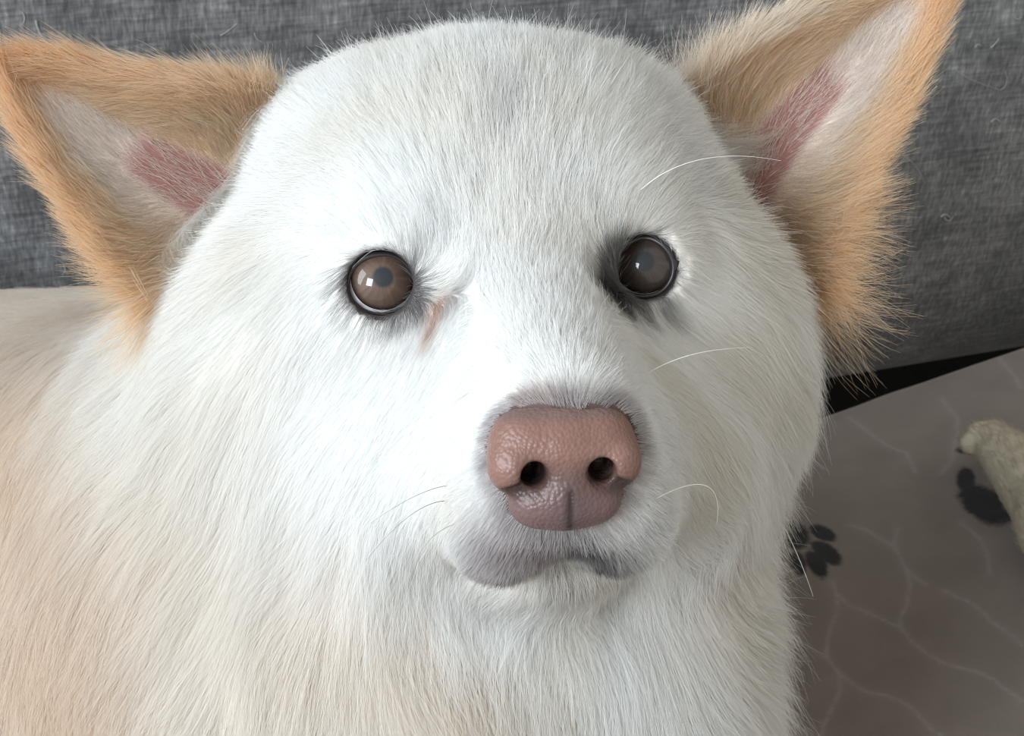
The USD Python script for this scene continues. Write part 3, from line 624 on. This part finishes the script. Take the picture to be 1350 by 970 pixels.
def on_blanket(pts):
    pts = np.asarray(pts, float)
    d = unit(FWD + ((pts[:, :1] - 675) / FPX) * RIGHT + ((485 - pts[:, 1:]) / FPX) * UP)
    fi = _br.intersects_first(np.broadcast_to(CAM, d.shape), d); n = bm.face_normals[fi]; p0 = bm.triangles[fi][:, 0]
    return CAM + d * (((p0 - CAM) * n).sum(1) / (d * n).sum(1))[:, None]
c3 = lambda *p: [(980 + x / 3.346, 680 + y / 3.346) for x, y in p]
c2 = lambda *p: [(1000 + x / 3.591, 430 + y / 3.591) for x, y in p]
LINES = [c3((390, 290), (415, 350), (470, 395), (560, 430), (630, 465), (690, 490), (740, 550), (800, 600), (850, 630), (900, 655), (960, 670), (1040, 690), (1100, 720), (1140, 755), (1230, 815)),
    c3((415, 350), (412, 430), (385, 490), (370, 560), (365, 620), (400, 665), (430, 700), (480, 740), (540, 775), (620, 790), (690, 815), (740, 845), (790, 900), (830, 940), (870, 965)),
    c3((425, 700), (425, 780), (390, 850), (350, 930), (345, 965)), c3((680, 60), (665, 130), (700, 200), (725, 245), (735, 310), (720, 400), (690, 450), (695, 490)), c3((725, 245), (800, 300)),
    c3((890, 330), (950, 360), (1010, 385), (1050, 420), (1100, 470), (1160, 510), (1230, 570)), c3((960, 30), (1010, 70), (1050, 110), (1080, 180), (1085, 260)), c3((250, 540), (330, 610), (370, 625)), c3((470, 40), (540, 60), (620, 110), (660, 130)),
    c2((430, 430), (500, 485), (560, 530), (620, 570), (700, 600), (740, 690)), c2((865, 340), (905, 390), (945, 440), (940, 500), (925, 560), (915, 640), (860, 700)), c2((1120, 130), (1165, 180), (1215, 240), (1240, 290))]
col = np.tile(np.array([.195, .162, .142]), (len(bv), 1))
col *= (.86 + .28 * fbm(bv * 60, 3, 12))[:, None]
fz = fbm(bv * 900, 2, 13)
for ln_ in LINES:
    p = np.array(ln_); n = 40
    seg = np.concatenate([p[i] + (p[i + 1] - p[i]) * np.linspace(0, 1, n)[:, None] for i in range(len(p) - 1)])
    seg = np.clip(seg, 0, 1349); w3 = on_blanket(seg)
    box_ = (np.abs(bv[:, :2] - w3[:, :2].mean(0)) < np.ptp(w3[:, :2], axis=0) / 2 + .01).all(1)
    idx = np.where(box_)[0]; d, _ = cKDTree(w3).query(bv[idx])
    wl = np.exp(-(d / .0010) ** 2) * .42 * np.clip(fz[idx] * 2.2 - .45, 0, 1) + np.exp(-(d / .0030) ** 2) * .10
    col[idx] += (np.array([.34, .30, .29]) - col[idx]) * wl[:, None]
PADS_AND_SHADE = [(1084.6, 702.4, 18, 9, 25), (1089, 728, 22, 10.5, 36), (1075.6, 742.8, 19, 10.5, 52), (1052, 741, 15, 9, 70), (1044, 703, 24, 18, 35),
        (1277, 592, 16, 6, -6), (1273, 632, 12, 15, 0), (1296, 664, 36, 20, 33), (1330, 668, 30, 14, 40)]  # last two: main pad with the contact shadow of the leg painted in
for x, y, a_, b_, an in PADS_AND_SHADE:
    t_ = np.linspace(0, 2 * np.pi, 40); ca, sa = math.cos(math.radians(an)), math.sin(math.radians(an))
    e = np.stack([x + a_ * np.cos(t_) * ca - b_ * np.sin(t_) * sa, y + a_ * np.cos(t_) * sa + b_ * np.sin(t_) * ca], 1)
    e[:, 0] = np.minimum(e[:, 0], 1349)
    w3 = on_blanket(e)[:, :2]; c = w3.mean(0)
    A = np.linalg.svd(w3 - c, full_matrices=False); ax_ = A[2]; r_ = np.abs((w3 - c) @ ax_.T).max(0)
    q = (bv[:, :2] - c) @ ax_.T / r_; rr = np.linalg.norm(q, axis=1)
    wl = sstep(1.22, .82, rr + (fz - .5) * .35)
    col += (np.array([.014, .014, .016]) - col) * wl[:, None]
fleece = L('brown_fleece', {'a': ('attribute', {'attribute': 'scol'}), 'n': ('noise_texture', {'scale': 1400., 'detail': 2.}), 'b': ('bump', {'strength': .5, 'distance': .0007}),
    'p': ('principled_bsdf', {'roughness': .9, 'specular_ior_level': .1, 'sheen_weight': .25, 'sheen_roughness': .5})}, [('a.color', 'p.base_color'), ('n.fac', 'b.height'), ('b.normal', 'p.normal')])
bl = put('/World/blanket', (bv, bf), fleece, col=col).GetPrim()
tag(bl, label='brown fleece blanket with black paw prints and pale crackle lines on the sofa seat', category='blanket')

# ------------------------------------------------------------------ furry leg at the right edge
tipw = on_blanket([(1300, 622)])[0] + [0, 0, .0175]; midw = on_blanket([(1349, 775)])[0] + [.020, .0, .032]
endw = midw + (midw - tipw) * 2.2 + [0.01, 0, .004]
tc, mc, ec = (to_cam(x) for x in (tipw, midw, endw))
ax0 = unit(mc - tc); sd = unit(np.cross(ax0, ZUP))
TOES = [(tc + sd * o * 9 - ax0 * b_ + ZUP * c_, r_) for o, b_, c_, r_ in ((-1.0, 1, -1, 6.0), (-.35, 5, 1.5, 6.4), (.4, 5, 1.5, 6.2), (1.05, 0, -1, 5.6))]
def leg_sdf(p):
    d = cap(p, tc + ax0 * 6, mc, 10.5, 24); d = smin(d, cap(p, mc, ec, 24, 30), 10)
    for c, r_ in TOES: d = smin(d, np.linalg.norm(p - c, axis=1) - r_, 3)
    return d
lo = np.minimum(np.minimum(tc, mc), ec) - 38; hi = np.maximum(np.maximum(tc, mc), ec) + 38
LV, LF = nets(leg_sdf, lo, hi, 1.6)
leg = thing('furry_paw', 'cream-furred paw reaching in from the right edge over a printed paw mark on the blanket', 'paw')
lcol = CREAM * np.array([.66, .61, .51]) * (.85 + .3 * fbm(LV / 7, 3, 3))[:, None]
put('/World/furry_paw/leg', (world(LV), LF), skin_mat, col=lcol)
lm = trimesh.Trimesh(LV, LF, process=False); rg = np.random.default_rng(3)
fi = rg.choice(len(LF), 30000, p=lm.area_faces / lm.area); bb = rg.dirichlet([1, 1, 1], 30000)
P0 = (lm.triangles[fi] * bb[..., None]).sum(1); N0 = lm.face_normals[fi]
up_ = N0 @ ZUP > -.35; P0, N0 = P0[up_], N0[up_]; n_ = len(P0)
D = np.tile(-ax0, (n_, 1)) + N0 * .2
P = grow(P0, N0, D, np.full(n_, 5.0), np.full(n_, .2), 4, rg, follow=False, clump=.4, per_clump=12, wild=.25)
hair('/World/furry_paw/fur', world(P), np.linspace(1, .4, 4) * .055 / 1000, np.clip(CREAM * np.array([.66, .61, .51]) * rg.normal(1, .09, n_)[:, None], .02, .9), hair_mat)
tag(stage.GetPrimAtPath('/World/furry_paw/fur'), kind='stuff')

# ------------------------------------------------------------------ loose hairs caught on the sofa back
sv, sf = cushion(2.1, .62, .20, .075, .012); sv = sofa_world(sv @ np.array([[1, 0, 0], [0, math.cos(a), math.sin(a)], [0, -math.sin(a), math.cos(a)]]))
_sm = trimesh.Trimesh(sv, sf, process=False); _sr = RayMeshIntersector(_sm)
def on_sofa(pts):
    pts = np.asarray(pts, float); d = unit(FWD + ((pts[:, :1] - 675) / FPX) * RIGHT + ((485 - pts[:, 1:]) / FPX) * UP)
    fi = _sr.intersects_first(np.broadcast_to(CAM, d.shape), d); n = _sm.face_normals[fi]; p0 = _sm.triangles[fi][:, 0]
    return CAM + d * (((p0 - CAM) * n).sum(1) / (d * n).sum(1))[:, None] + n * .0006
HAIRS = [[(47, 26), (52, 42), (62, 56)], [(28, 14), (32, 22), (30, 30)], [(290, 46), (300, 40), (312, 30)], [(1305, 62), (1310, 58), (1316, 50)], [(1334, 18), (1340, 24), (1346, 22)], [(1258, 90), (1280, 104), (1318, 118)], [(1318, 118), (1326, 108), (1324, 92)], [(1190, 205), (1206, 218), (1218, 240)],
    [(1240, 285), (1246, 282), (1252, 286)], [(1306, 160), (1312, 156), (1318, 160)], [(1285, 62), (1288, 58), (1293, 60)], [(1244, 285), (1250, 290), (1256, 284)], [(335, 42), (338, 50), (345, 54)], [(20, 180), (28, 190), (26, 204)], [(75, 340), (85, 350), (82, 362)]]
from scipy.interpolate import CubicSpline
HP = np.array([CubicSpline([0, .5, 1], on_sofa(h_))(np.linspace(0, 1, 8)) for h_ in HAIRS])
fat = np.array([1.6, 1, .8, 1.4, 1.1, .7, .7, .6, 1.6, 1.5, 1.2, 1.3, .9, .8, .8])
lint = hair('/World/loose_hair', HP, np.linspace(1, .6, 8)[None] * fat[:, None] * .25 / 1000, np.tile(np.array([.55, .54, .53]), (len(HP), 1)), hair_mat)
tag(lint.GetPrim(), label='loose pale hairs and lint clinging to the grey sofa back', category='hair', kind='stuff')
